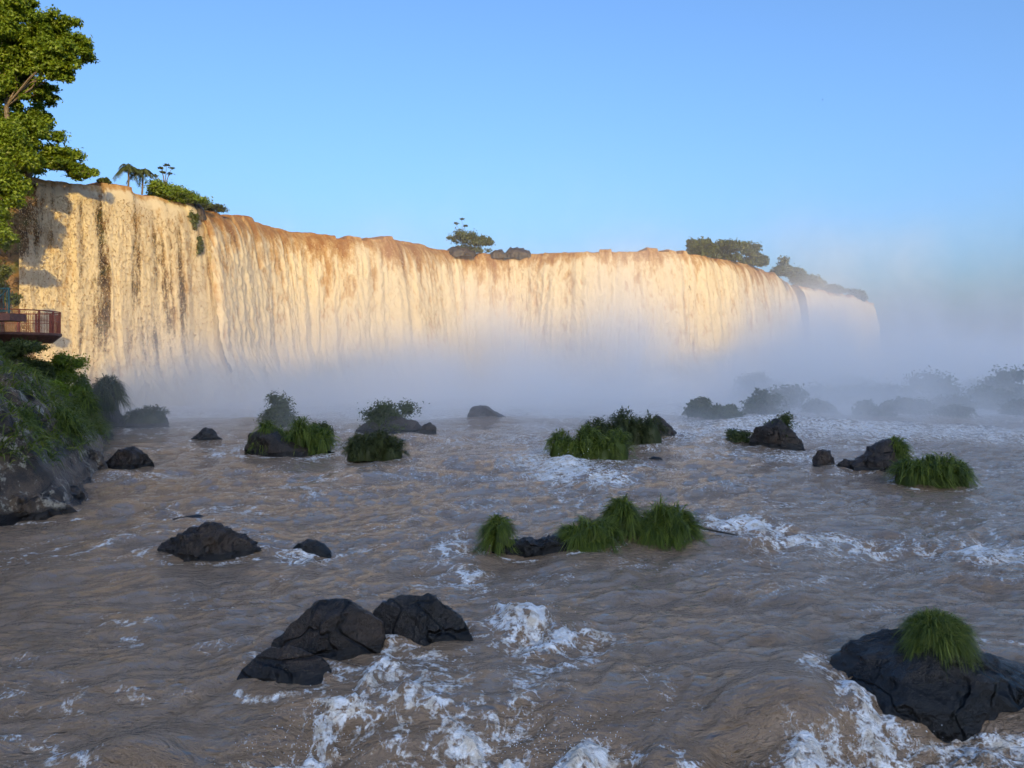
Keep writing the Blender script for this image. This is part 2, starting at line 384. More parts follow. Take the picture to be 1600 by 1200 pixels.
# ------------------------------------------------------------------ rocks: silhouette lofted to a real boulder
ROCKS = []          # (x, y, rx, ry) waterlines, for foam
def rock(prof, base_py, label, mat=None, depth=.75, seed=0, nu=70, nv=44, rough=.10, facets=10, name='boulder', cat='rock', group=None, sink=.35, dd=None, planes=(), fine=0., smooth=True):
    """prof: outline points (px, py); base_py: row of its front waterline"""
    mat = mat or M_BASALT
    d0 = dep(base_py); P = np.array(prof, float)
    wpx = P[:, 0].max() - P[:, 0].min(); wid = wpx / FPX * d0
    ry = wid * .5 * depth; dc = d0 + ry * .75
    if dd: dc = dd
    x = W(P[:, 0], dc); z = Z(P[:, 1], dc)
    z = np.maximum(z, .0)
    u = np.linspace(0, 1, nu); xs = x.min() + (x.max() - x.min()) * (.5 - .5 * np.cos(u * np.pi))
    zs = np.interp(xs, x, z)
    k = np.ones(3) / 3; zs = np.convolve(np.pad(zs, 1, 'edge'), k, 'valid')
    cx = .5 * (x.min() + x.max()); hw = .5 * (x.max() - x.min())
    rr = np.sqrt(np.clip(1 - ((xs - cx) / hw) ** 2, 0, 1)) ** .8
    dy = ry * np.maximum(rr, .03)
    th = np.linspace(-.30 * np.pi, 1.30 * np.pi, nv)
    U, T = np.meshgrid(np.arange(nu), th)
    hh = zs[U] + sink
    V = np.stack([xs[U], -np.cos(T) * dy[U] + dc, -sink + hh * np.sign(np.sin(T)) * np.abs(np.sin(T)) ** .75], -1)
    V[..., 2] = np.maximum(V[..., 2], -sink - .2)
    ctr = np.array([cx, dc, z.max() * .25]); sc = np.array([hw, ry, max(z.max(), .1)])
    q = (V - ctr) / sc
    rg = np.random.RandomState(seed + 5)
    for i in range(facets):
        n = rg.normal(size=3); n[1] = -abs(n[1]) * 1.2; n[2] = abs(n[2]) * .8; n /= np.linalg.norm(n)
        lim = rg.uniform(.5, .8)
        e = q @ n - lim
        q = q - np.clip(e, 0, None)[..., None] * n * .95
    for nx, ny, nz, lim in planes:
        n = np.array([nx, ny, nz]); n /= np.linalg.norm(n); e = q @ n - lim; q = q - np.clip(e, 0, None)[..., None] * n
    V = q * sc + ctr
    m = min(hw, z.max() + .1)
    f = 1.6 / max(m, .2)
    A = lambda k: fbm(V[..., 0] * f + k, V[..., 1] * f, V[..., 2] * f + seed, o=6, g=.6)
    nrm = q / (np.linalg.norm(q, axis=-1, keepdims=True) + 1e-6)
    V = V + nrm * (1.7 * rough * m * (A(0) - .7 * np.abs(A(31.))))[..., None]
    if fine:
        V = V + nrm * (fine * (fbm(V[..., 0] * 5, V[..., 1] * 5, V[..., 2] * 5, o=4, g=.6) - .8 * np.abs(fbm(V[..., 0] * 2.5, V[..., 1] * 2.5, V[..., 2] * 2.5 + 9, o=3))))[..., None]
    o = mk(name, V.reshape(-1, 3) - np.array([cx, dc, 0]), gridF(nv, nu), mat, None, smooth, loc=(cx, dc, 0))
    tag(o, label, cat, group)
    ROCKS.append((cx, dc, hw, ry))
    return o

# ------------------------------------------------------------------ grass tussocks
def blades(roots, dirs, L, wd, seed, seg=4, droop=1.0):
    rg = np.random.RandomState(seed); n = len(roots)
    L = L * (.35 + .95 * rg.uniform(0, 1, n) ** .8); t = np.linspace(0, 1, seg + 1)
    side = np.cross(dirs, np.array([0, 0, 1.])) + rg.normal(size=(n, 3)) * .5
    side -= (side * dirs).sum(1)[:, None] * dirs; side /= np.linalg.norm(side, axis=1)[:, None] + 1e-9
    dr = droop * rg.uniform(.6, 1.4, n)
    P = roots[:, None] + dirs[:, None] * (L[:, None, None] * t[None, :, None])
    P[..., 2] -= (dr * L)[:, None] * .75 * t[None] ** 2
    wv = (wd * rg.uniform(.6, 1.3, n))[:, None] * np.array([1, .95, .8, .5, .08])[np.linspace(0, 4, seg + 1).astype(int)][None]
    V = np.stack([P - side[:, None] * wv[..., None], P + side[:, None] * wv[..., None]], 2)   # n, seg+1, 2, 3
    base = (np.arange(n) * (seg + 1) * 2)[:, None] + (np.arange(seg) * 2)[None]
    F = np.stack([base, base + 1, base + 3, base + 2], -1).reshape(-1, 4)
    rnd = np.repeat(np.clip(rg.uniform(0, 1, n) ** 1.3, 0, 1) + (rg.uniform(0, 1, n) < .07) * .6, (seg + 1) * 2)
    return V.reshape(-1, 3), F, rnd
def tussock(px0, px1, top, base, label, n=1500, mat=None, lobes=1, seed=1, dd=None, blade=.34, droop=1.15, depth=.8, z0=None, wd=.009, group='grassy clumps in the river', name='grass_tussock'):
    """a mound of long drooping blades, px0..px1 wide, top..base rows, at the depth of its base or dd"""
    d = dd if dd else dep(base); 
    if not dd: d = d + .35 * (px1 - px0) / FPX * d * depth
    mat = mat or M_GRASS
    x0, x1 = W(px0, d), W(px1, d); zt = Z(top, d); zb = z0 if z0 is not None else Z(base, d)
    if z0 is None and not dd: zb = 0.
    H = zt - zb; hw = .5 * (x1 - x0); cx = .5 * (x0 + x1)
    rg = np.random.RandomState(seed); VV = []; FF = []; RR = []; k = 0
    bl = blade * min(H, hw * 1.3)
    for i in range(lobes):
        if lobes == 1: lc, lr, lh = 0., 1., 1.
        else:
            lc = -1 + 2 * (i + .5) / lobes; lr = min(.75, 2.1 / lobes) * rg.uniform(.8, 1.15); lh = 1. if i == lobes // 2 else rg.uniform(.62, .95); lc *= max(.3, 1 - .62 * min(.75, 2.1 / lobes))
        nn = n // lobes
        nt_ = max(14, nn // (38 if d < 20 else 9)); ti = rg.randint(0, nt_, nn)
        a = rg.uniform(0, 2 * np.pi, nt_)[ti]; r = np.clip(np.sqrt(rg.uniform(0, 1, nt_))[ti], 0, 1)
        tl = rg.normal(size=(nt_, 3))[ti] * .34
        rx = max(hw * lr - bl * .55, hw * lr * .45); ryy = hw * lr * depth; hz = max(H * lh - bl * .38, H * .3)
        ux, uy = r * np.cos(a), r * np.sin(a)
        uz = np.sqrt(np.clip(1 - r * r, 0, 1)) ** .7
        jit = 1 + .10 * rg.normal(size=nn)
        R = np.stack([cx + lc * hw + ux * rx * jit, d + uy * ryy * jit, zb + uz * hz * jit], 1) + rg.normal(size=(nn, 3)) * .05 * hw * lr
        D = np.stack([ux * 1.1, uy * 1.1 - .1, .35 + uz * .75], 1) + rg.normal(size=(nn, 3)) * .20 + tl + np.array([.18 * math.sin(seed), -.12, 0])
        D /= np.linalg.norm(D, axis=1)[:, None]
        V, F, r_ = blades(R, D, bl, wd * d / 20 + .003, seed + i, 4 if d < 20 else 3, droop)
        V[:, 2] = np.maximum(V[:, 2], (zb if z0 is None and not dd else -9) + .01)
        VV.append(V); FF.append(F + k); RR.append(r_); k += len(V)
        # sod core so that the mound is not see-through
        nu, nv = 18, 10
        A, B = np.meshgrid(np.linspace(0, 2 * np.pi, nu), np.linspace(0, np.pi / 2, nv))
        lump = 1 + .15 * noise(np.cos(A) * 2, np.sin(A) * 2, B * 2 + seed)
        Vc = np.stack([cx + lc * hw + np.cos(A) * np.cos(B) * rx * .95 * lump, d + np.sin(A) * np.cos(B) * ryy * .95 * lump, zb - .05 + (np.sin(B) ** .7) * hz * .92], -1).reshape(-1, 3)
        VV.append(Vc); FF.append(gridF(nv, nu) + k); RR.append(np.full(len(Vc), .22)); k += len(Vc)
    o = mk(name, np.concatenate(VV) - np.array([cx, d, zb]), np.concatenate(FF), mat, attrs={'rnd': np.concatenate(RR)}, loc=(cx, d, zb))
    if z0 is None and not dd: ROCKS.append((cx, d, hw * .9, hw * depth * .9))
    return tag(o, label, 'grass', group)

# ------------------------------------------------------------------ leafy shrubs / trees
def leaves(cl, n, size, seed, fill=.55, flat=.4):
    """cl: list of (centre, radii); leaf quads through the shells of the clumps"""
    rg = np.random.RandomState(seed); c = np.array([q[0] for q in cl], float); r = np.array([np.broadcast_to(q[1], 3) for q in cl], float)
    wgt = np.prod(r, axis=1) ** (2 / 3.); i = rg.choice(len(cl), n, p=wgt / wgt.sum())
    u = rg.normal(size=(n, 3)); u /= np.linalg.norm(u, axis=1)[:, None]
    u[:, 2] = np.where(u[:, 2] < -.6, -u[:, 2] * .6, u[:, 2])
    rad = rg.uniform(0, 1, n) ** (1 / 3.) * (1 - fill) + fill; rad *= rg.uniform(.72, 1.15, n) * np.where(rg.uniform(0, 1, n) < .10, rg.uniform(1.1, 1.6, n), 1.)
    p = c[i] + u * r[i] * rad[:, None]
    nm = u * .6 + rg.normal(size=(n, 3)) * .6 + np.array([0, 0, flat]); nm /= np.linalg.norm(nm, axis=1)[:, None]
    a = np.cross(nm, rg.normal(size=(n, 3))); a /= np.linalg.norm(a, axis=1)[:, None]; b = np.cross(nm, a)
    s = size * rg.uniform(.6, 1.3, n)[:, None]
    dn = np.array([0, 0, -.25]) * s
    V = np.stack([p - a * s, p + b * s * .5, p + a * s + dn, p - b * s * .5], 1)
    F = np.arange(n * 4).reshape(n, 4)
    cr = rg.uniform(0, 1, len(cl))[i]
    rnd = np.repeat(np.clip(.55 * rg.uniform(0, 1, n) + .45 * cr, 0, 1), 4)
    return V.reshape(-1, 3), F, rnd
def clump_cloud(ctr, rad, k, seed, sub=.42):
    rg = np.random.RandomState(seed); out = []
    for i in range(k):
        u = rg.normal(size=3); u /= np.linalg.norm(u); u[2] = u[2] * .9 + .05
        R_ = np.array(rad, float); g_ = .5 * R_ + .5 * float(np.prod(R_)) ** (1 / 3.)
        out.append((np.array(ctr) + u * R_ * rg.uniform(.2, .9), g_ * sub * rg.uniform(.7, 1.2)))
    return out
def plant(name, label, cat, loc, cl, n, size, mat, trunk=None, seed=1, group=None, bark=None, fill=.55):
    e = empty(name, loc); L = np.array(loc, float)
    V, F, r = leaves(cl, n, size, seed, fill)
    A, B = np.meshgrid(np.linspace(0, 2 * np.pi, 9), np.linspace(-np.pi / 2, np.pi / 2, 6)); VV = [V]; FF = [F]; RR = [r]; kk = len(V)
    for i, (c_, r_) in enumerate(cl):
        u = np.stack([np.cos(A) * np.cos(B), np.sin(A) * np.cos(B), np.sin(B)], -1); lump = .45 * (1 + .6 * noise(u[..., 0] * 1.7 + i, u[..., 1] * 1.7, u[..., 2] * 1.7))
        VV.append((np.asarray(c_) + u * np.broadcast_to(r_, 3) * lump[..., None]).reshape(-1, 3)); FF.append(gridF(6, 9) + kk); RR.append(np.full(54, .12)); kk += 54
    mk('crown', np.concatenate(VV) - L, np.concatenate(FF), mat, e, smooth=False, attrs={'rnd': np.concatenate(RR)})
    m = MB()
    rg = np.random.RandomState(seed + 9)
    c0 = np.mean([q[0] for q in cl], axis=0)
    tr = trunk if trunk else .05
    fork = L + (c0 - L) * .5 + rg.normal(size=3) * .05 * np.linalg.norm(c0 - L)
    m.tube([L - [0, 0, .2], L + (fork - L) * .5 + rg.normal(size=3) * tr, fork], [tr * 1.2, tr, tr * .8], 8)
    for q in cl[::max(2, len(cl) // 24)]:
        e1 = np.array(q[0]); mid = fork + (e1 - fork) * .5 + rg.normal(size=3) * .08 * np.linalg.norm(e1 - fork)
        m.tube([fork, mid, e1], [tr * .38, tr * .25, tr * .08], 5)
    m.build('trunk', bark or M_BARK, e, True)
    return tag(e, label, cat, group)
def bush_px(px0, px1, top, base, label, d, n=1400, size=.10, mat=None, seed=1, name='shrub', group='shrubs on the river rocks', k=9, zb=None, depth=.8, trunk=.05):
    x0, x1 = W(px0, d), W(px1, d); zt = Z(top, d); zb = Z(base, d) if zb is None else zb
    hw = (x1 - x0) / 2; H = zt - zb
    cl = clump_cloud(((x0 + x1) / 2, d, zb + H * .45), (hw * .95, hw * depth, H * .60), k + 6, seed, .5)
    rq = np.random.RandomState(seed + 3)
    cl += [(np.array([(x0 + x1) / 2 + hw * rq.uniform(-.7, .7), d + hw * depth * rq.uniform(-.7, .2), zb + H * .15]), np.array([hw * .35, hw * .35, H * .25])) for _ in range(5)]
    cl = [(c, r) for c, r in cl]
    return plant(name, label, 'shrub', ((x0 + x1) / 2, d, zb), cl, int(n * 2.2), size * .85, mat or M_LEAFDK, trunk, seed, group, None, .3)

# ================================================================== foreground rocks
rock([(415,1035),(428,1000),(450,975),(470,958),(490,940),(512,938),(540,937),(562,950),(585,962),(603,975),(606,1000),(600,1030)], 1045,
     'smooth dark brown boulder with one pale lichen spot in the foreground', seed=3, nu=150, nv=100, rough=.07, facets=0, depth=.8, fine=.035, planes=[(-.5,-.75,.42,.40),(.30,-.88,.35,.40),(.05,-.55,.83,.52)], smooth=False)
rock([(370,1070),(378,1048),(395,1030),(418,1010),(450,1010),(490,1025),(515,1038),(522,1055)], 1078,
     'low wedge of rock lying against the lower side of the lichen-spotted boulder', seed=8, nu=120, nv=80, rough=.07, facets=0, depth=.7, fine=.035, planes=[(-.4,-.7,.6,.38),(.3,-.7,.65,.36)], smooth=False)
rock([(574,1000),(578,960),(597,942),(625,930),(655,934),(680,938),(700,950),(722,968),(738,990),(742,1000)], 1022,
     'dark faceted boulder with a ridged crest, right of the lichen-spotted boulder', M_DARK, seed=12, nu=150, nv=100, rough=.09, facets=0, depth=.75, fine=.05, planes=[(-.38,-.85,.35,.38),(.5,-.75,.45,.40),(-.1,-.4,.9,.52)], smooth=False)
rock([(230,872),(245,850),(262,838),(272,836),(285,828),(305,824),(322,814),(338,815),(352,825),(372,833),(388,845),(402,858),(410,868)], 880,
     'brown jagged rock alone in the calmer water at left', seed=21, nu=150, nv=90, rough=.20, facets=8, depth=.6, fine=.10)
rock([(452,862),(462,848),(480,843),(500,845),(514,855),(518,862)], 866, 'small low black rock with water trickling over it', M_DARK, seed=23, depth=.6)
rock([(262,812),(290,806),(310,803),(322,808)], 814, 'flat dark rock barely above the water behind the jagged brown rock', M_DARK, seed=24, depth=.4, rough=.04)
rock([(1285,1110),(1300,1030),(1330,1000),(1365,987),(1410,985),(1480,1000),(1530,1015),(1580,1035),(1640,1050),(1720,1085),(1760,1130)], 1140,
     'large black wet rock under the bright green tussock at lower right', M_DARK, seed=31, nu=160, nv=100, rough=.12, facets=6, depth=.62, fine=.10, sink=1.0, dd=10.7)
rock([(760,864),(765,846),(790,838),(815,838),(840,842),(862,835),(890,832),(920,845),(930,858)], 868, 'low rough black rock between the small round tussock and the grassy islet', M_DARK, seed=35, nu=120, nv=70, rough=.2, depth=.45, fine=.10)
rock([(376,705),(381,688),(388,668),(404,660),(425,664),(445,684),(480,700),(528,708)], 713, 'blocky dark rock mostly hidden under long grass, left of centre', seed=41, depth=.6, rough=.15, fine=.08, nu=100)
rock([(297,688),(308,676),(320,667),(330,670),(340,680),(350,687)], 690, 'small pointed black rock alone near the falling water', M_DARK, seed=44, fine=.12, depth=.6)
rock([(162,728),(166,704),(185,694),(205,695),(222,706),(236,718),(244,727)], 734, 'rounded dark brown rock at the foot of the grassy bank', seed=46, fine=.12, depth=.7, nu=80)
rock([(1264,728),(1272,708),(1284,700),(1297,704),(1305,720),(1307,730)], 733, 'pointed grey rock left of the tilted grassy boulder', seed=51, fine=.12, depth=.7)
rock([(1302,730),(1312,718),(1328,716),(1342,722),(1346,732)], 735, 'small dark mossy rock squeezed between two larger rocks at right', seed=52, fine=.12, depth=.6)
rock([(1330,728),(1342,705),(1358,692),(1378,686),(1400,690),(1416,705),(1424,730)], 739, 'tilted grey boulder with grass on its far side', seed=53, fine=.12, depth=.7, nu=90, rough=.14, facets=14)
rock([(1006,678),(1012,658),(1022,648),(1032,650),(1045,663),(1060,676),(1066,682)], 686, 'misty rounded boulder behind the long grassy islet', seed=56, fine=.12, depth=.7)
rock([(1172,690),(1180,668),(1196,660),(1212,655),(1228,664),(1246,682),(1256,696)], 700, 'misty grey boulder topped by a leafy shrub', seed=58, fine=.12, depth=.7, nu=80, rough=.14)
rock([(1012,716),(1020,713),(1030,714),(1036,717)], 718, 'tiny dark rock just breaking the surface right of the green mound', M_DARK, seed=59, depth=.5)
rock([(655,672),(662,662),(672,658),(682,668)], 677, 'small hazy rock at the right end of the shrub islet', seed=60, depth=.6)
rock([(555,672),(575,655),(615,650),(650,658),(668,670)], 678, 'low rock base under the hazy shrub islet', seed=61, depth=.6)
rock([(190,668),(196,650),(215,645),(240,644),(258,652),(264,668)], 671, 'grass-crowned rock between the bank and the falling water', seed=63, fine=.12, depth=.7)

# ================================================================== tussocks
tussock(1412, 1518, 958, 1062, 'bright green fountain of grass on the large black rock', 6500, M_BANKGRASS, seed=71, dd=10.7, z0=Z(1012, 10.7), blade=.62, droop=1.35, depth=.7, wd=.0035, lobes=1)
tussock(750, 806, 806, 862, 'small round tussock at the left end of the mid-river islet', 1500, seed=72, blade=.85, droop=1.35)
tussock(868, 975, 806, 862, 'broad low tussock in the middle of the mid-river islet', 2600, seed=73, lobes=3, blade=.85, droop=1.35)
tussock(938, 1006, 778, 845, 'tall tussock standing highest on the mid-river islet', 2200, seed=74, blade=.8, droop=1.3)
tussock(985, 1086, 784, 848, 'wide tussock at the right end of the mid-river islet above the stick', 3200, seed=75, lobes=3, blade=.85, droop=1.35)
tussock(392, 530, 652, 712, 'long grass spilling over the blocky dark rock left of centre', 3400, seed=76, lobes=6, blade=.42, droop=1.3)
tussock(537, 636, 672, 720, 'stepped clump of dark reeds just right of the grass-covered rock', 2600, M_GRASSDK, seed=77, lobes=4, blade=.36)
tussock(845, 992, 666, 722, 'steep green mound of grass in the middle of the rapids', 3600, seed=78, lobes=5, blade=.32)
tussock(905, 1042, 642, 700, 'long hazy grassy islet behind the green mound', 3000, M_GRASSDK, seed=79, lobes=5, blade=.30)
tussock(1390, 1526, 709, 763, 'isolated low bank of long grass in the open water at right', 3600, seed=80, lobes=4, blade=.48, droop=1.3)
tussock(1376, 1422, 684, 738, 'grass growing on the back of the tilted grey boulder', 1100, seed=81, dd=dep(739) + .9, z0=.3, blade=.6)
tussock(192, 266, 635, 662, 'dry grass cap on the rock between the bank and the falls', 1300, M_GRASSDK, seed=82, dd=dep(671) + .9, z0=.4, lobes=2, blade=.36)
# shrubs on the hazy islets
bush_px(395, 470, 622, 668, 'rounded grey-green shrub behind the grass-covered rock left of centre', dep(668), 2200, .09, seed=91, zb=0)
bush_px(480, 523, 657, 686, 'small round shrub right of the larger grey-green shrub', dep(686), 1200, .07, seed=92, zb=0)
bush_px(556, 660, 634, 672, 'wide flat-topped shrub islet dimmed by spray', dep(676) + .8, 3000, .09, seed=93, zb=0, k=14)
rock([(729,654),(734,636),(747,631),(762,635),(778,645),(796,654)], 655, 'faint bare rock almost lost in the spray at centre', seed=94, depth=.7, fine=.12)
bush_px(1192, 1250, 650, 690, 'leafy shrub on top of the misty grey boulder', dep(700) + 1., 1600, .08, seed=95)
bush_px(1129, 1178, 671, 690, 'low shrub left of the misty grey boulder', dep(690), 1100, .07, seed=96, zb=0)
far_b = [(1078,1112,627,57,'leftmost small faint shrub in the mist at right'),(1105,1148,640,56,'low faint shrub in front of the misty row at right'),
         (1158,1222,612,60,'rounded faint shrub at the left end of the misty row'),(1205,1256,610,64,'faint shrub second in the misty row'),
         (1245,1345,607,72,'long faint thicket in the middle of the misty row'),(1325,1420,606,74,'long faint thicket right of the middle of the misty row'),
         (1338,1384,637,58,'small faint shrub low in front of the misty thickets'),(1392,1452,630,60,'rounded faint shrub low in front of the tall misty tree'),
         (1418,1502,586,70,'tall domed tree standing out of the mist at right'),(1450,1520,622,62,'broad faint shrub right of the tall domed misty tree'),
         (1500,1600,612,68,'wide faint thicket at the right edge of the mist'),(1540,1606,580,72,'tallest narrow faint tree near the right edge'),
         (1140,1215,584,84,'faintest high thicket against the base of the falls'),
         (1262,1310,632,60,'low faint mound left of the small shrub in front of the thickets'),(1470,1512,640,57,'lowest faint mound in front of the broad misty shrub'),
         (1290,1390,596,88,'pale distant thicket rising behind the middle of the misty row'),(1495,1560,598,86,'pale distant thicket between the two tallest misty trees'),
         (1565,1640,632,60,'faint shrub cut off by the right edge of the photo')]
for i, (a, b, tp, d, lab) in enumerate(far_b):
    bush_px(a - 10, b + 10, tp - 5, 0, lab, d, 1100, .18, seed=110 + i, zb=0, group='misty shrubs beyond the rapids', k=12, trunk=.1)

# stick
m = MB(); d = dep(838); m.tube([(W(1060,d), d + .3, Z(820,d)), (W(1105,d), d, Z(827,d)), (W(1152,d), d - .2, Z(834,d))], [.03, .026, .018], 8)
tag(m.build('driftwood_stick', M_WOOD, None, True), 'thin dark stick poking out of the mid-river islet to the right', 'stick')

# ================================================================== left bank
WL = np.array([(-13.2, 10), (-13.6, 19), (-13.6, 21), (-12.9, 22.7), (-14.4, 25.8), (-15.3, 29), (-19.0, 36), (-22, 42), (-25.5, 49), (-26.5, 52.5), (-31, 57), (-40, 63), (-43, 70)], float)
def bank_h(x, y):
    wx = np.interp(y, WL[:, 1], WL[:, 0])
    inl = wx - x
    h = 5.6 * (1 - np.exp(-np.clip(inl, 0, None) / 3.3)) * (1 - .45 * ss(38, 54, y)) - .8 * ss(0, 1.5, -inl)
    inlw = ss(-.2, 2.5, inl)
    h = h + inlw * (.55 * fbm(x * .35, y * .3, 2., o=4) + .35 * np.abs(noise(x * .8, y * .5, 5.)) + .18 * fbm(x * 1.8, y * 1.8, 1., o=4))
    blk = fbm(x * .55 + .3 * noise(x, y, 3.), y * .45, 4., o=3)
    h = h + inlw * (.55 * np.sign(blk) * np.abs(blk) ** .5 * .8 + .25 * fbm(x * 1.1, y * 1.1, 7., o=5, g=.6))
    st = h / .55; h = h * .55 + .45 * .55 * (np.floor(st) + ss(.55, 1., st - np.floor(st))) + 0 * y
    return h + .12 * ss(0, 14, inl) * np.clip(inl - 8, 0, None)
bx = np.linspace(-1, 1, 200); by = np.concatenate([np.linspace(8, 18, 20), np.linspace(18.2, 64, 210)])
BX, BY = np.meshgrid(np.linspace(0, 1, 140), by)
BXx = np.interp(BY, WL[:, 1], WL[:, 0]) + 1.0 - 26 * BX ** 1.7
BZ = bank_h(BXx, BY)
struct(mk('riverbank', np.stack([BXx, BY, BZ], -1).reshape(-1, 3), gridF(*BX.shape), M_BANKROCK))
# grass all over the upper bank (uncountable)
rg = np.random.RandomState(5)
n = 44000
gy = rg.uniform(19, 60, n); gi = rg.uniform(0, 1, n) ** 1.4 * 14
gx = np.interp(gy, WL[:, 1], WL[:, 0]) - gi
gz = bank_h(gx, gy)
keep = (gz + .9 * fbm(gx * .6, gy * .6, 3., o=3) > 1.25 - .25 * ss(30, 45, gy) * 4) & (fbm(gx * .5, gy * .5, 9., o=2) > -.28)
R = np.stack([gx, gy, gz - .03], 1)[keep]
D = rg.normal(size=R.shape) * .45 + np.array([.45, -.25, .8]); D /= np.linalg.norm(D, axis=1)[:, None]
V, F, r = blades(R, D, .72, .019, 6, 3, .9)
stuff(mk('bank_grass', V, F, M_BANKGRASS, attrs={'rnd': r}), 'green grass covering the left bank', 'grass')
def on_bank(px, d): 
    x = W(px, d); return x, float(bank_h(np.array(x), np.array(d)))
for i, (px0, px1, tp, d, lab) in enumerate([
        (-30, 70, 535, 35, 'leafy shrub on the bank under the viewing platform'), (55, 128, 556, 40, 'dark leafy shrub on the crest of the bank'),
        (8, 60, 590, 31, 'small bright shrub halfway down the bank'), (95, 150, 605, 40, 'rounded shrub above the grassy knob on the bank'),
        (-10, 40, 640, 27, 'low shrub at the left edge above the bare rock'), (60, 110, 600, 34, 'leafy shrub in the middle of the bank slope'), (25, 85, 560, 38, 'broad shrub just below the crest of the bank'), (110, 140, 585, 44, 'small shrub on the crest beside the waterfall'), (-20, 30, 605, 30, 'dense shrub at the left edge, halfway up the bank')]):
    x, zb = on_bank((px0 + px1) / 2, d)
    bush_px(px0, px1, tp, 0, lab, d, 2600, .085, [M_LEAFDK, M_LEAF][i % 2], seed=130 + i, zb=min(zb, Z(tp, d) - .6), group='shrubs on the left bank')
for i, (px0, px1, tp, bs, d, lab) in enumerate([
        (130, 192, 588, 640, 47, 'thick grassy knob at the water end of the bank'), (100, 152, 612, 652, 37, 'tussock below the grassy knob on the bank'),
        (0, 60, 640, 690, 26, 'tussock hanging over the bare rock at the left edge'), (55, 130, 640, 700, 28, 'grass streaming down the front of the bank rock')]):
    tussock(px0, px1, tp, bs, lab, 2600, [M_GRASSDK, M_GRASS][i > 0], seed=140 + i, dd=d, z0=Z(bs, d), lobes=2, blade=.6, droop=1.3, group='tussocks on the left bank')
rock([(128,668),(132,640),(150,625),(175,628),(192,645),(194,668)], 672, 'dark rock under the grassy knob of the bank', seed=150, fine=.12, depth=.8)
rock([(-40,806),(-20,775),(10,768),(40,772),(70,778),(100,786),(124,797)], 812, 'flat lichen-spotted ledge at the lowest corner of the bank', M_BANKROCK, seed=151, fine=.12, depth=.5, nu=100, rough=.12)
rock([(30,778),(50,755),(85,748),(118,758),(130,772)], 784, 'brown lichen-covered slab above the lowest ledge', M_BANKROCK, seed=152, fine=.12, depth=.6, nu=90, rough=.12)
rock([(70,745),(90,705),(120,690),(150,705),(166,735)], 748, 'steep brown rock face below the bank grass by the water', M_BANKROCK, seed=153, fine=.12, depth=.8, nu=90, rough=.1)

# ================================================================== viewing platform
dp = 38.; pc = (W(4, dp), dp + .4, Z(520, dp)); pr = W(78, dp) - pc[0]
pf = empty('viewing_platform', pc)
a = np.linspace(0, 2 * np.pi, 49)
m = MB(); rr = [(.02, 0), (1., 0), (1.0, -.12), (.82, -.50), (.02, -.50)]
Vp = np.array([[[pc[0] + pr * q * math.cos(t), pc[1] + pr * q * math.sin(t), pc[2] + zz] for t in a[:-1]] for q, zz in rr])
m.add(Vp.reshape(-1, 3), gridF(5, 48, True)); m.build('deck', M_DECK, pf)
for k in range(0, 48, 3):
    t = a[k]; m = MB(); c, s_ = math.cos(t), math.sin(t)
    m.box((pc[0] + pr * .97 * c, pc[1] + pr * .97 * s_, pc[2] + .53), (.035, .035, .55), t); m.build('post', M_RUST, pf)
for hz, rd in ((1.08, .03), (.58, .015)):
    m = MB(); m.tube([(pc[0] + pr * .97 * math.cos(t), pc[1] + pr * .97 * math.sin(t), pc[2] + hz) for t in a], rd, 6); m.build('handrail' if hz > 1 else 'mid_rail', M_RUST, pf, True)
m = MB()
for k in range(144):
    t = k / 144 * 2 * math.pi; m.box((pc[0] + pr * .97 * math.cos(t), pc[1] + pr * .97 * math.sin(t), pc[2] + .5), (.007, .007, .5), t)
o = m.build('baluster', M_RUST, pf); o['kind'] = 'stuff'
m = MB(); m.box((pc[0] - .2, pc[1] + .3, pc[2] - 2.2), (.25, .25, 1.75)); m.build('pillar', M_DECK, pf)
tag(pf, 'round red-brown steel viewing platform above the left bank', 'platform')
dw = 34.; wx = W(-60, dw); wz = Z(490, dw)
wk = empty('walkway', (wx, dw, wz))
x1 = W(15, dw); hwid = (x1 - (wx - 3)) / 2; cxw = (x1 + wx - 3) / 2
m = MB(); m.box((cxw, dw + .6, wz - .14), (hwid, .6, .16)); m.build('deck', M_DECK, wk)
for k in range(7):
    m = MB(); m.box((x1 - .05 - k * .9, dw + .03, wz + .58), (.03, .03, .56)); m.build('post', M_TEAL, wk)
for hz in (1.12, .12):
    m = MB(); m.box((cxw, dw + .03, wz + hz), (hwid, .035, .03)); m.build('handrail', M_TEAL, wk)
for k in range(36):
    m = MB(); m.box((x1 - .15 - k * .15, dw + .03, wz + .6), (.012, .012, .5)); m.build('baluster', M_TEAL, wk)
m = MB(); m.tube([(x1 - .6, dw + .03, wz + .6), (x1 - .05, dw + .03, wz + 1.15)], .03); m.build('brace', M_TEAL, wk)
for k in range(2):
    m = MB(); m.box((x1 - 1.2 - k * 2.5, dw + .6, wz - 1.6), (.12, .12, 1.35)); m.build('pillar', M_DECK, wk)
tag(wk, 'short walkway with teal railing at the left edge above the round platform', 'walkway')

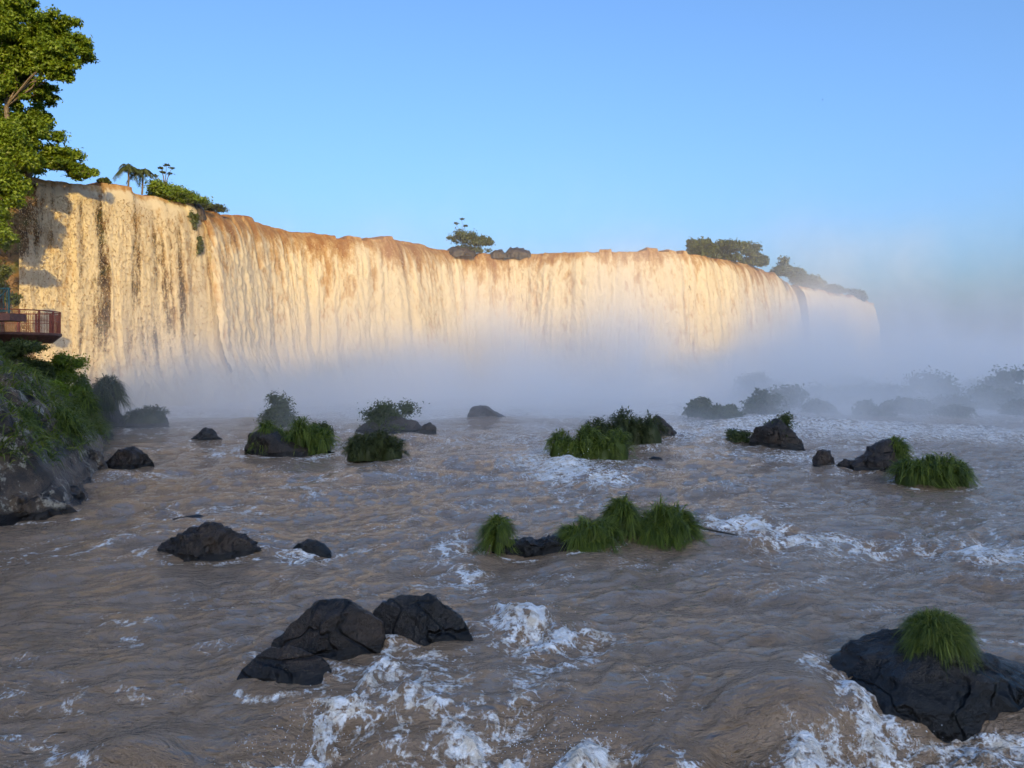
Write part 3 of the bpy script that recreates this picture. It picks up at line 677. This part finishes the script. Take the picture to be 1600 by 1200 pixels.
# ================================================================== cliff-top vegetation, left
def tree_px(name, label, blobs, d, n, size, base, mat, seed, trunk, cat='tree', group=None, k=12, sub=.52, fill=.45):
    cl = []
    for i, (px, py, rpx, rpy) in enumerate(blobs):
        dj = d + (i % 3 - 1) * rpx / FPX * d * .5
        cl += clump_cloud((W(px, d), dj, Z(py, d)), (rpx / FPX * d, rpx / FPX * d * .9, rpy / FPX * d), k, seed * 7 + i, sub)
    if cat == 'shrub' and group:
        rq = np.random.RandomState(seed)
        for px, py, rpx, rpy in blobs:
            for _ in range(5):
                r_ = rpx / FPX * d * .42; cl.append((np.array([W(px + rq.uniform(-.8, .8) * rpx, d), d + rq.uniform(-1, .3) * r_, base[2] + r_ * .35]), np.array([r_, r_, r_ * .8])))
        n = int(n * 1.7)
    return plant(name, label, cat, base, cl, n, size, mat, trunk, seed, group, None, fill)
tree_px('tall_tree', 'tall sunlit tree rising out of frame at the upper left', [(10,30,60,50),(20,8,40,24),(70,38,48,40),(88,88,46,34),(35,95,60,45),(-50,60,70,80),(98,122,34,20),(15,150,45,38),(55,140,35,22),(40,68,55,45),(20,120,50,40),(104,72,36,30),(108,108,28,20)], 63, 72000, .155, (W(-10,63), 63.5, 19.6), M_LEAF, 161, .24, k=40, sub=.25, fill=.2)
tree_px('cliff_tree', 'dense bright green tree on the cliff top right above the water', [(55,218,58,42),(98,252,44,28),(20,185,45,38),(-30,220,60,60),(20,255,45,30),(122,268,26,14),(60,262,50,20)], 65, 42000, .155, (W(30,65), 66, 19.6), M_LEAF, 162, .25, k=40, sub=.27, fill=.2)
tree_px('cliff_shrub', 'mass of leaves hanging down the cliff at the left edge', [(4,280,30,60),(-25,320,40,60),(8,225,32,45),(2,335,22,30),(22,300,22,34),(28,245,24,34)], 59.5, 20000, .15, (W(-25,60), 60.5, 17), M_LEAF, 163, .12, 'shrub')
tree_px('cliff_shrub', 'small leafy shrub growing out of the golden cliff face', [(12,372,22,16),(-15,380,25,20)], 58.5, 2600, .13, (W(-5,59), 59.3, 12.7), M_LEAF, 164, .06, 'shrub')
tree_px('cliff_shrub', 'dim shrub on the cliff behind the walkway railing', [(25,470,14,14),(0,440,20,22)], 57, 1800, .12, (W(5,57), 58., 8.), M_LEAFDK, 165, .06, 'shrub')
# shrubs and palms along the lip
def lip_d(px): return float(np.interp(px, [p[0] for p in LIP], [lipdepth(p[1]) for p in LIP]))
d = lip_d(270) + 1.2
tree_px('lip_shrub', 'sunlit round shrub on the lip beside the palms', [(268,303,34,17),(300,312,22,10),(240,300,20,10)], d, 4200, .13, (W(268,d), d, 20), M_LEAF, 166, .07, 'shrub', 'shrubs along the lip of the falls')
tree_px('lip_shrub', 'low trailing shrub at the notch in the lip', [(330,324,22,5),(312,320,12,6)], lip_d(330) + .8, 1300, .12, (W(326,lip_d(330)), lip_d(330) + .8, 19.9), M_LEAFDK, 167, .04, 'shrub', 'shrubs along the lip of the falls')
tree_px('lip_shrub', 'tiny shrub between the cliff tree and the palms', [(165,285,12,5)], lip_d(165) + .8, 500, .12, (W(165,lip_d(165)), lip_d(165) + .8, 19.9), M_LEAFDK, 168, .04, 'shrub', 'shrubs along the lip of the falls')
tree_px('lip_shrub', 'narrow strip of leaves in the dark notch between two curtains', [(306,345,7,22),(313,385,6,25)], lip_d(306) - 1.3, 900, .13, (W(309,lip_d(306)), lip_d(306) - .6, 16.5), M_LEAFDK, 169, .04, 'shrub')
# open tree beside palms
def open_tree(name, label, px, base_py, twigs, d, seed, size=.13, per=45, r=.28, mat=None, rad=.05):
    e = empty(name, (W(px, d), d, Z(base_py, d))); L = np.array(e.location); m = MB(); cl = []
    for tx, ty in twigs:
        p = np.array([W(tx, d), d + random.Random(seed + tx).uniform(-.4, .4), Z(ty, d)])
        mid = L + (p - L) * .55 + np.array([0, 0, .12 * (p[2] - L[2])])
        m.tube([L, mid, p], [rad, rad * .6, rad * .3], 5); cl.append((p, (r, r, r * .45)))
    m.build('trunk', M_BARK, e, True)
    V, F, rr_ = leaves(cl, per * len(cl), size, seed, .2, 1.0)
    mk('crown', V - L, F, mat or M_LEAFDK, e, False, {'rnd': rr_})
    return tag(e, label, 'tree')
open_tree('open_tree', 'spindly open-branched tree just right of the palms', 258, 292, [(243,275),(250,262),(262,259),(270,264),(240,285),(267,272),(256,270)], lip_d(258) + 1.5, 171)
def palm(px, base_py, top_py, d, seed, nf, flen, label):
    e = empty('palm_tree', (W(px, d), d, Z(base_py, d))); L = np.array(e.location); top = np.array([W(px + 1, d), d, Z(top_py, d)])
    m = MB(); m.tube([L, L + (top - L) * .5 + [.03, 0, 0], top], [.10, .085, .09], 8); m.build('trunk', M_BARK, e, True)
    rg = np.random.RandomState(seed)
    for k in range(nf):
        az = k / nf * 2 * np.pi + rg.uniform(-.2, .2); el = rg.uniform(.1, 1.1); t = np.linspace(0, 1, 12); fl = flen * rg.uniform(.8, 1.1)
        rac = top + np.stack([np.cos(az) * np.cos(el) * t * fl, np.sin(az) * np.cos(el) * t * fl, np.sin(el) * t * fl - .95 * fl * t ** 2], 1)
        VV = []; FF = []; kk = 0
        T = np.gradient(rac, axis=0); T /= np.linalg.norm(T, axis=1)[:, None]
        sd = np.cross(T, [0, 0, 1.]); sd /= np.linalg.norm(sd, axis=1)[:, None] + 1e-9
        tt = np.linspace(.08, 1, 26)
        for q in tt:
            p = np.array([np.interp(q, t, rac[:, i]) for i in range(3)]); s_ = np.array([np.interp(q, t, sd[:, i]) for i in range(3)]); tv = np.array([np.interp(q, t, T[:, i]) for i in range(3)])
            ll = .42 * fl * (1 - .55 * q) * min(1, q * 5 + .3)
            for sg in (-1, 1):
                tip = p + s_ * sg * ll * .65 + tv * ll * .35 - np.array([0, 0, ll * rg.uniform(.35, .75)])
                VV += [p - tv * .045, p + tv * .045, tip]; FF.append([kk, kk + 1, kk + 2]); kk += 3
        V = np.array(VV) - L
        mk('frond', V, np.array(FF), M_LEAFDK, e, False, {'rnd': np.full(len(V), rg.uniform(.3, .9))})
    return tag(e, label, 'palm', 'palms on the lip')
palm(200, 302, 262, lip_d(200) + 1.5, 181, 16, 1.75, 'taller palm on the lip, with spreading fronds, farther left')
palm(222, 304, 268, lip_d(222) + 1.8, 182, 15, 1.6, 'shorter palm on the lip, with hanging fronds, farther right')
# islet on the lip
d = lip_d(735) + .8
tree_px('lip_shrub', 'lone round shrub on the middle of the lip', [(735,374,26,13),(758,380,16,9),(712,374,12,8)], d, 3000, .15, (W(735,d), d, 20), M_LEAFDK, 172, .07, 'shrub', 'shrubs along the lip of the falls')
open_tree('slender_tree', 'slender bare-stemmed tree with leaf rosettes above the lone lip shrub', 722, 375, [(712,349),(722,342),(727,352)], d - .3, 173, .2, 40, .35, None, .04)
def lip_rock(pts, zrow, label, d, seed):
    P = np.array(pts, float); x = W(P[:, 0], d); z = Z(P[:, 1], d)
    nu, nv = 40, 24; xs = np.linspace(x.min(), x.max(), nu); zs = np.interp(xs, x, z); zb = z.min() - .6
    hw = (x.max() - x.min()) / 2; cx = (x.max() + x.min()) / 2
    dy = hw * .7 * np.sqrt(np.clip(1 - ((xs - cx) / hw) ** 2, .01, 1)); th = np.linspace(0, np.pi, nv)
    U, T = np.meshgrid(np.arange(nu), th)
    V = np.stack([xs[U], d - np.cos(T) * dy[U], zb + (zs[U] - zb) * np.sin(T) ** .6], -1)
    V = V + .30 * hw * fbm(V[..., :1] * 1.2, V[..., 1:2] * 1.2, V[..., 2:] * 1.2 + seed, o=4)
    return tag(mk('lip_rock', V.reshape(-1, 3) - np.array([cx, d, zb]), gridF(nv, nu), M_BASALT, loc=(cx, d, zb)), label, 'rock')
lip_rock([(694,394),(704,387),(716,386),(730,390),(742,395)], 0, 'low dark rock under the left side of the lone lip shrub', lip_d(715) - .3, 1)
lip_rock([(764,397),(774,390),(784,391),(795,398)], 0, 'brown mossy rock at the foot of the lone lip shrub', lip_d(775) - .3, 2)
lip_rock([(788,398),(795,388),(806,387),(822,391),(834,400)], 0, 'reddish rock standing in the current right of the lip islet', lip_d(810) + .2, 3)
lip_rock([(300,330),(304,317),(312,319),(322,336)], 0, 'dark rock splitting the water at the notch in the lip', lip_d(310) - .4, 4)
# right-hand row of bushes along the lip
row = [([(1085,386,16,13),(1105,384,22,15)], 1090, 'leafy sprawling shrub at the left end of the lip row'), ([(1140,386,24,15),(1125,390,18,12)], 1130, 'broad shrub second from left in the lip row'),
       ([(1170,395,24,17),(1188,408,14,12)], 1165, 'tall shrub third from left in the lip row'), ([(1220,420,20,14),(1242,430,16,12)], 1210, 'rounded hazy shrub in the middle of the lip row')]
for i, (bl, px, lab) in enumerate(row):
    d = lip_d(px) + 2.5
    tree_px('lip_shrub', lab, bl, d, 3200, .24, (W(bl[0][0], d), d, 20), M_LEAFDK, 191 + i, .14, 'shrub', 'shrubs along the lip of the falls', sub=.45)
def far_d(px): return float(np.interp(px, [p[0] for p in FAR], [lipdepth(p[1]) for p in FAR]))
for i, (bl, lab) in enumerate([([(1258,438,18,9),(1275,444,14,7)], 'low hazy shrub where the far waterfall begins'), ([(1295,451,18,6),(1312,455,12,5)], 'flat hazy shrub above the middle of the far waterfall'),
                               ([(1335,459,14,8),(1347,466,7,9)], 'last hazy shrub at the far right end of the lip')]):
    d = far_d(bl[0][0]) + 3
    tree_px('lip_shrub', lab, bl, d, 2000, .3, (W(bl[0][0], d), d, 20), M_LEAFDK, 201 + i, .14, 'shrub', 'shrubs along the lip of the falls', sub=.5)

# ================================================================== hills
def hill(name, x0, x1, yc, thick, hfun, nx, ny):
    xs = np.linspace(x0, x1, nx); v = np.linspace(0, 1, ny); X, Vv = np.meshgrid(xs, v)
    h = hfun(X); zz = h * np.sin(Vv * np.pi) ** .8 - 2
    Y = yc + (Vv - .5) * thick
    zz = zz + np.sin(Vv * np.pi) * 1.5 * fbm(X * .12, Y * .12, 3., o=4)
    return struct(mk(name, np.stack([X, Y, zz], -1).reshape(-1, 3), gridF(ny, nx), M_HILL))
TE = math.tan(SUN_EL); TA = math.tan(SUN_AZ); RY = -350.
def ridge_h(X):
    # crest height of the wooded slope behind the viewer, whose shade covers the river at this hour
    pts = [(-46, 58, 1.6), (-36, 72, 1.2), (-22, 96, 2.8), (0, 111, 2.6), (23, 111, 2.4), (60, 156, 3.0), (88, 190, 3.5)]
    xr = [x + (y - RY) * TA for x, y, z in pts]; hr = [z + math.hypot(y - RY, (y - RY) * TA) * TE for x, y, z in pts]
    xr = [-350, -160, -20] + xr + [250, 340, 600]; hr = [10, 18, hr[0] * .98] + hr + [hr[-1] * .93, 40, 15]
    return np.interp(X, xr, hr) + 2
hill('wooded_hillside', -350, 600, RY, 120, ridge_h, 300, 60)
hill('far_hills', -100, 900, 620, 160, lambda X: 12 + 3 * fbm(X * .012, 1.1, 2., o=3) + 1.6 * fbm(X * .09, 2.2, 3., o=3), 400, 30)
rb = np.array([[-400, -680, -2.2], [900, -680, -2.2], [900, 900, -2.2], [-400, 900, -2.2]], float)
struct(mk('ground', rb, np.array([[0, 1, 2, 3]]), M_SOD))

# ================================================================== river
py = np.linspace(1330, 636, 450); yr = np.concatenate([np.linspace(1.0, dep(1330), 12)[:-1], dep(py), np.linspace(dep(636), 400, 60)[1:]])
NC = 630
xr = np.linspace(-1, 1, NC); xr = np.sign(xr) * (np.abs(xr) * .85 + .15 * np.abs(xr) ** 5)
Yg = np.repeat(yr[:, None], NC, 1); hwid = 6 + .78 * yr + .0 * yr
Xg = xr[None, :] * hwid[:, None]
dyg = np.gradient(yr)[:, None]
# foam and turbulence fields, placed in the river: (px, py, half width px, half height px, strength)
FO = [(1180,668,130,14,.75),(1350,674,130,12,.8),(1520,678,120,10,.7),(1080,676,60,12,.8),(1100,700,70,8,.5),(1150,712,80,7,.55),(1240,715,50,10,.6),
      (880,733,45,16,1.),(945,748,30,13,.9),(840,715,70,16,.6),(800,685,90,14,.5),(720,690,90,12,.45),(700,720,160,16,.32),(560,735,90,12,.3),(1000,745,40,8,.3),
      (620,668,60,7,.4),(850,668,60,8,.5),(650,740,120,20,.3),(500,712,30,10,.55),(300,690,60,8,.35),(350,705,30,5,.6),
      (1150,822,50,9,1.),(1190,828,40,9,.95),(1260,842,70,10,.75),(1350,852,90,9,.65),(1450,858,80,9,.5),(1560,866,60,11,.8),(1590,880,40,8,.7),(1540,905,60,10,.5),(1440,885,60,12,.4),
      (705,858,20,20,.65),(735,895,26,14,.7),(690,880,30,30,.4),(760,790,60,12,.4),(960,780,30,8,.35),(900,845,30,8,.3),
      (785,962,22,12,.85),(815,982,34,16,.92),(850,1003,45,14,.85),(905,1000,50,10,.7),(880,1032,36,12,.6),(930,1025,35,8,.6),(850,1050,50,30,.5),(820,1090,25,50,.5),
      (590,1060,14,26,.8),(640,1090,26,28,.75),(690,1135,34,32,.75),(730,1175,36,28,.8),(545,1114,56,9,.82),(508,1138,30,12,.82),(478,1168,40,11,.85),(590,1150,70,40,.5),(460,1195,70,16,1.),(430,1185,30,14,.6),
      (800,1192,70,20,.95),(900,1190,50,20,.95),(950,1200,30,14,.8),(480,1060,60,8,.65),(640,1190,90,30,.5),
      (1345,1100,14,26,.85),(1365,1140,24,22,.95),(1400,1165,60,16,.95),(1520,1180,80,14,.9),(1330,1190,90,20,1.),(1460,1175,90,24,.95),(1560,1190,60,26,.75),
      (480,870,45,9,.75),(180,840,90,14,.25),(250,800,60,10,.3),(1020,1080,30,60,.28),(1100,1130,20,60,.25),(1240,1010,40,8,.3),(100,1195,60,8,.5),(1330,1075,14,30,.8),(1420,1142,60,8,.8),(930,715,70,12,.5),(1050,735,80,8,.45),(1130,760,90,10,.35),(1350,700,90,8,.5),(1560,730,60,8,.4),(450,790,90,10,.3),(600,820,60,12,.35),(850,900,60,14,.35),(1200,930,90,12,.3),(1400,960,70,10,.3),(300,930,80,10,.25),(200,1080,90,14,.3),(1000,880,60,10,.3),(1540,1150,80,8,.7),(760,1150,60,50,.5),(660,1060,60,30,.4),(1000,1195,120,14,.6),(1150,1190,60,12,.5),(1300,860,120,16,.45),(1500,850,120,12,.5),(780,740,120,20,.35),(600,760,160,20,.25),(400,740,120,12,.3),(230,745,60,8,.5),(560,1010,40,10,.4),(680,1030,60,8,.5)]
foam = np.zeros_like(Xg); turb = np.zeros_like(Xg)
PXg = 800 + Xg / np.maximum(Yg, .5) * FPX                       # only used to lay the patches out once, here in the river plane
WXg = Xg + .35 * np.sqrt(Yg / 10) * fbm(Xg * .9, Yg * .9, 21., o=3) * 1.5; WYg = Yg + .35 * np.sqrt(Yg / 10) * fbm(Xg * .9 + 40, Yg * .9, 22., o=3) * 1.5
for a, b, rw, rh, st in FO:
    d0, d1, d2 = depw(b), depw(b + rh), depw(b - rh)
    cx0 = W(a, d0); rx = rw / FPX * d0; ry = .5 * (d2 - d1)
    wx_ = .25 * rx; q = ((WXg - cx0) / (rx * 1.55)) ** 2 + ((WYg - d0) / (ry * 1.55)) ** 2
    g = np.exp(-q * 1.0) * st * .92
    foam = np.maximum(foam, g); turb = np.maximum(turb, np.exp(-q * .6) * st)
rap = ss(30, 44, Yg)                                              # broken water below the falls
foam = np.maximum(foam, .34 * rap * (.6 + .8 * fbm(Xg * .15, Yg * .1, 1., o=3)) + .5 * ss(52, 62, Yg))
turb = np.maximum(turb, .45 * rap)
Hh = np.zeros_like(Xg)
wx_ = Xg + .8 * noise(Xg * .25, Yg * .25, 4.); wy_ = Yg + .8 * noise(Xg * .25 + 9, Yg * .25, 6.)
ca, sa = math.cos(.35), math.sin(.35)
fx = wx_ * ca + wy_ * sa; fy = -wx_ * sa + wy_ * ca
for i, (lam, am) in enumerate([(5.5, .13), (2.6, .125), (1.3, .105), (.65, .082), (.33, .044), (.17, .015)]):
    fade = ss(.9, 2.2, lam / np.maximum(dyg, .02))
    nn = noise(fx / lam * .62 + 5 * i, fy / lam, .7 * i)
    nn = .75 * nn - .75 * np.abs(noise(fx / lam * .5 + 50, fy / lam * .9, 2.3 * i)) + .2 
    Hh += am * nn * fade * (1 + 1.6 * turb)
bil = 1 - np.abs(fbm(Xg * 2.2, Yg * 2.2, 3., o=4, g=.6)) * 2.2
Hh += ss(.35, .9, foam) * (.15 * bil + .05) * ss(6, 12, 60 / np.maximum(Yg, 1) * 2.2)
# crests break into foam
cr = fbm(Xg * .5, Yg * .9, 8., o=4)
foam = np.maximum(foam, np.clip(.24 * rap + .30 * ss(.15, .5, cr) + 1.2 * (Hh - .10) * turb, 0, .5))
# thin foam lines
ln = 1 - np.abs(fbm(fx * .45, fy * .75, 12., o=4)) * 6
foam = np.maximum(foam, np.clip(ln, 0, 1) * (.46 + .34 * turb) * ss(-.1, .4, fbm(Xg * .2, Yg * .2, 5., o=2) + .15))
# swells and ledges: (px, py, rx m, ry m, height)
for a, b, rx, ry, am in [(1500,912,1.2,.45,.22),(1430,900,.8,.4,.12),(830,1010,.9,.35,-.12),(560,1105,1.2,.35,.14),(520,1165,1.0,.5,-.16),(1240,1100,.9,.7,.34),(1330,1165,1.2,.45,-.35),
                         (190,1190,.8,.35,.26),(880,728,1.4,.8,.32),(945,748,.9,.5,.25),(1170,822,1.1,.5,.20),(430,865,.8,.25,.08),(290,806,.7,.4,.06),(620,690,2.,1.,.2),(120,900,1.5,.6,.12),(200,960,1.6,.6,.12),(1000,1050,2.,.6,.10),
                         (1180,665,3.,1.8,.5),(1320,668,4.,1.8,.45),(1500,672,4.,1.6,.4)]:
    d0 = depw(b); Hh += am * np.exp(-((Xg - W(a, d0)) / rx) ** 2 - ((Yg - d0) / ry) ** 2)
Hh -= DROP * (1 - ss(8.2, 10.6, Yg + .25 * noise(Xg * .6, 0, 1.)))
# foam and pillows round every rock
for cx0, cy0, rx, ry in ROCKS:
    q = np.hypot((Xg - cx0) / (rx + .06), (Yg - cy0) / (ry + .06)); near = np.exp(-((q - 1.02) / .14) ** 2)
    up = np.clip((Yg - cy0) / (ry + .06), -1, 1)
    foam = np.maximum(foam, near * (.58 + .16 * (up < 0)) * (.7 + .6 * noise(Xg * 1.5, Yg * 1.5, 7.)))
    Hh += .05 * np.exp(-((q - 1.1) / .15) ** 2) * np.clip(up, -.4, 1)
foam = np.clip(foam, 0, 1)
struct(mk('river', np.stack([Xg, Yg, Hh], -1).reshape(-1, 3), gridF(*Xg.shape), M_WATER, attrs={'foam': foam}))

# spray droplets thrown up by the nearest white water
rg = np.random.RandomState(77); V = []; F = []; k = 0
ico = np.array([[1,0,0],[-1,0,0],[0,1,0],[0,-1,0],[0,0,1],[0,0,-1]], float); icf = np.array([[0,2,4],[2,1,4],[1,3,4],[3,0,4],[2,0,5],[1,2,5],[3,1,5],[0,3,5]])
for a, b, n, sp, ht in [(500,1130,140,.35,.25),(480,1190,160,.4,.3),(810,1180,120,.4,.3),(900,1185,160,.35,.45),(830,965,110,.35,.2),(1390,1170,60,.3,.15),(1320,1185,150,.4,.25),(880,728,120,.9,.5),(950,745,80,.6,.4),(1165,820,90,.7,.25)]:
    d0 = depw(b); zw = -DROP * (1 - float(ss(8.2, 10.6, d0)))
    for _ in range(n):
        p = np.array([W(a, d0) + rg.normal() * sp, d0 + rg.normal() * sp * .6, zw + abs(rg.normal()) * ht * .6 + .05]); s_ = rg.uniform(.002, .008) * max(1, d0 / 14)
        V.append(ico * s_ * np.array([1, 1, 1.3]) + p); F.append(icf + k); k += 6
M_SPRAY = mat_plain('spray', (.8, .8, .82), .3, var=.02)
stuff(mk('spray_droplets', np.concatenate(V), np.concatenate(F), M_SPRAY), 'white droplets thrown up by the foaming water', 'spray')

# ================================================================== spray mist at the foot of the falls
def mist():
    t = NT('mist'); p = t.pos(); s = t.n('SeparateXYZ'); t.set(s.inputs[0], p); x, y, z = s.outputs
    n = t.noise(t.mapping(p, (1, 1, 1.2)), .055, 3, .55, .3)
    yy = t.math('ADD', y, t.math('MULTIPLY', t.math('SUBTRACT', n, .5), 16.))
    ramp = t.mapr(yy, 36., 60.)
    fall = t.mapr(y, 108., 150., 1., .12)
    lf = t.mapr(x, -46., -14., .22, 1.)
    hgt = t.math('MULTIPLY_ADD', t.mapr(y, 55., 105.), 2.4, 2.2)
    hgt = t.math('MULTIPLY', hgt, t.mapr(n, .32, .68, .5, 1.65))
    g = t.math('EXPONENT', t.math('DIVIDE', t.math('MULTIPLY', t.math('MAXIMUM', z, 0.), -1.), hgt))
    cut = t.mapr(z, 17., 29., 1., 0.)
    d = .14
    for f in (ramp, fall, lf, g): d = t.math('MULTIPLY', f, d)
    plume = t.mapr(t.noise(t.mapping(p, (1, 1, .55)), .11, 4, .6, .5), .36, .66, .2, 1.75)
    d = t.math('MULTIPLY', d, plume)
    d = t.math('ADD', d, t.math('MULTIPLY', t.mapr(y, 50., 90.), .0012))          # thin drifting spray above
    veil = t.mapr(t.noise(t.mapping(p, (1, 1, .45)), .16, 4, .62, .6), .42, .68, 0., .030)      # spray drifting up the face of the middle falls
    for f in (t.mapr(y, 76., 100.), t.mapr(y, 110., 124., 1., 0.), t.mapr(z, 7., 16., 1., 0.), t.mapr(x, -34., -12., .25, 1.)): veil = t.math('MULTIPLY', veil, f)
    d = t.math('ADD', d, veil)
    d = t.math('MULTIPLY', d, cut)
    v = t.n('VolumeScatter'); t.set(v.inputs['Density'], d); v.inputs['Color'].default_value = (1., .985, .965, 1); v.inputs['Anisotropy'].default_value = .1
    t.t.links.new(v.outputs[0], t.out.inputs['Volume'])
    t.m.cycles.volume_step_rate = .35
    m = MB(); m.box((90, 128, 14.0), (150, 95, 15.2))
    return stuff(m.build('mist', t.m), 'pale spray mist rising from the foot of the falls', 'mist')
mist()

# a bird high on the right
d = 150.; m = MB(); c = np.array([W(1285, d), d, Z(156, d)])
e = empty('bird', c)
m.tube([c + [-.14, 0, 0], c + [-.05, 0, .02], c + [.06, 0, .02], c + [.16, 0, .0]], [.01, .045, .04, .008], 6); m.build('body', M_WOOD, e, True)
for sg in (-1, 1):
    m = MB(); m.add([c + [-.04, 0, .02], c + [.05, 0, .02], c + [.03, .22 * sg, .12], c + [.10, .42 * sg, .06], c + [-.03, .20 * sg, .11], c + [0, .2 * sg, .125]], [[0, 1, 2, 4], [4, 2, 3, 5]]); m.build('wing', M_WOOD, e)
tag(e, 'tiny dark bird flying in the sky at upper right', 'bird')
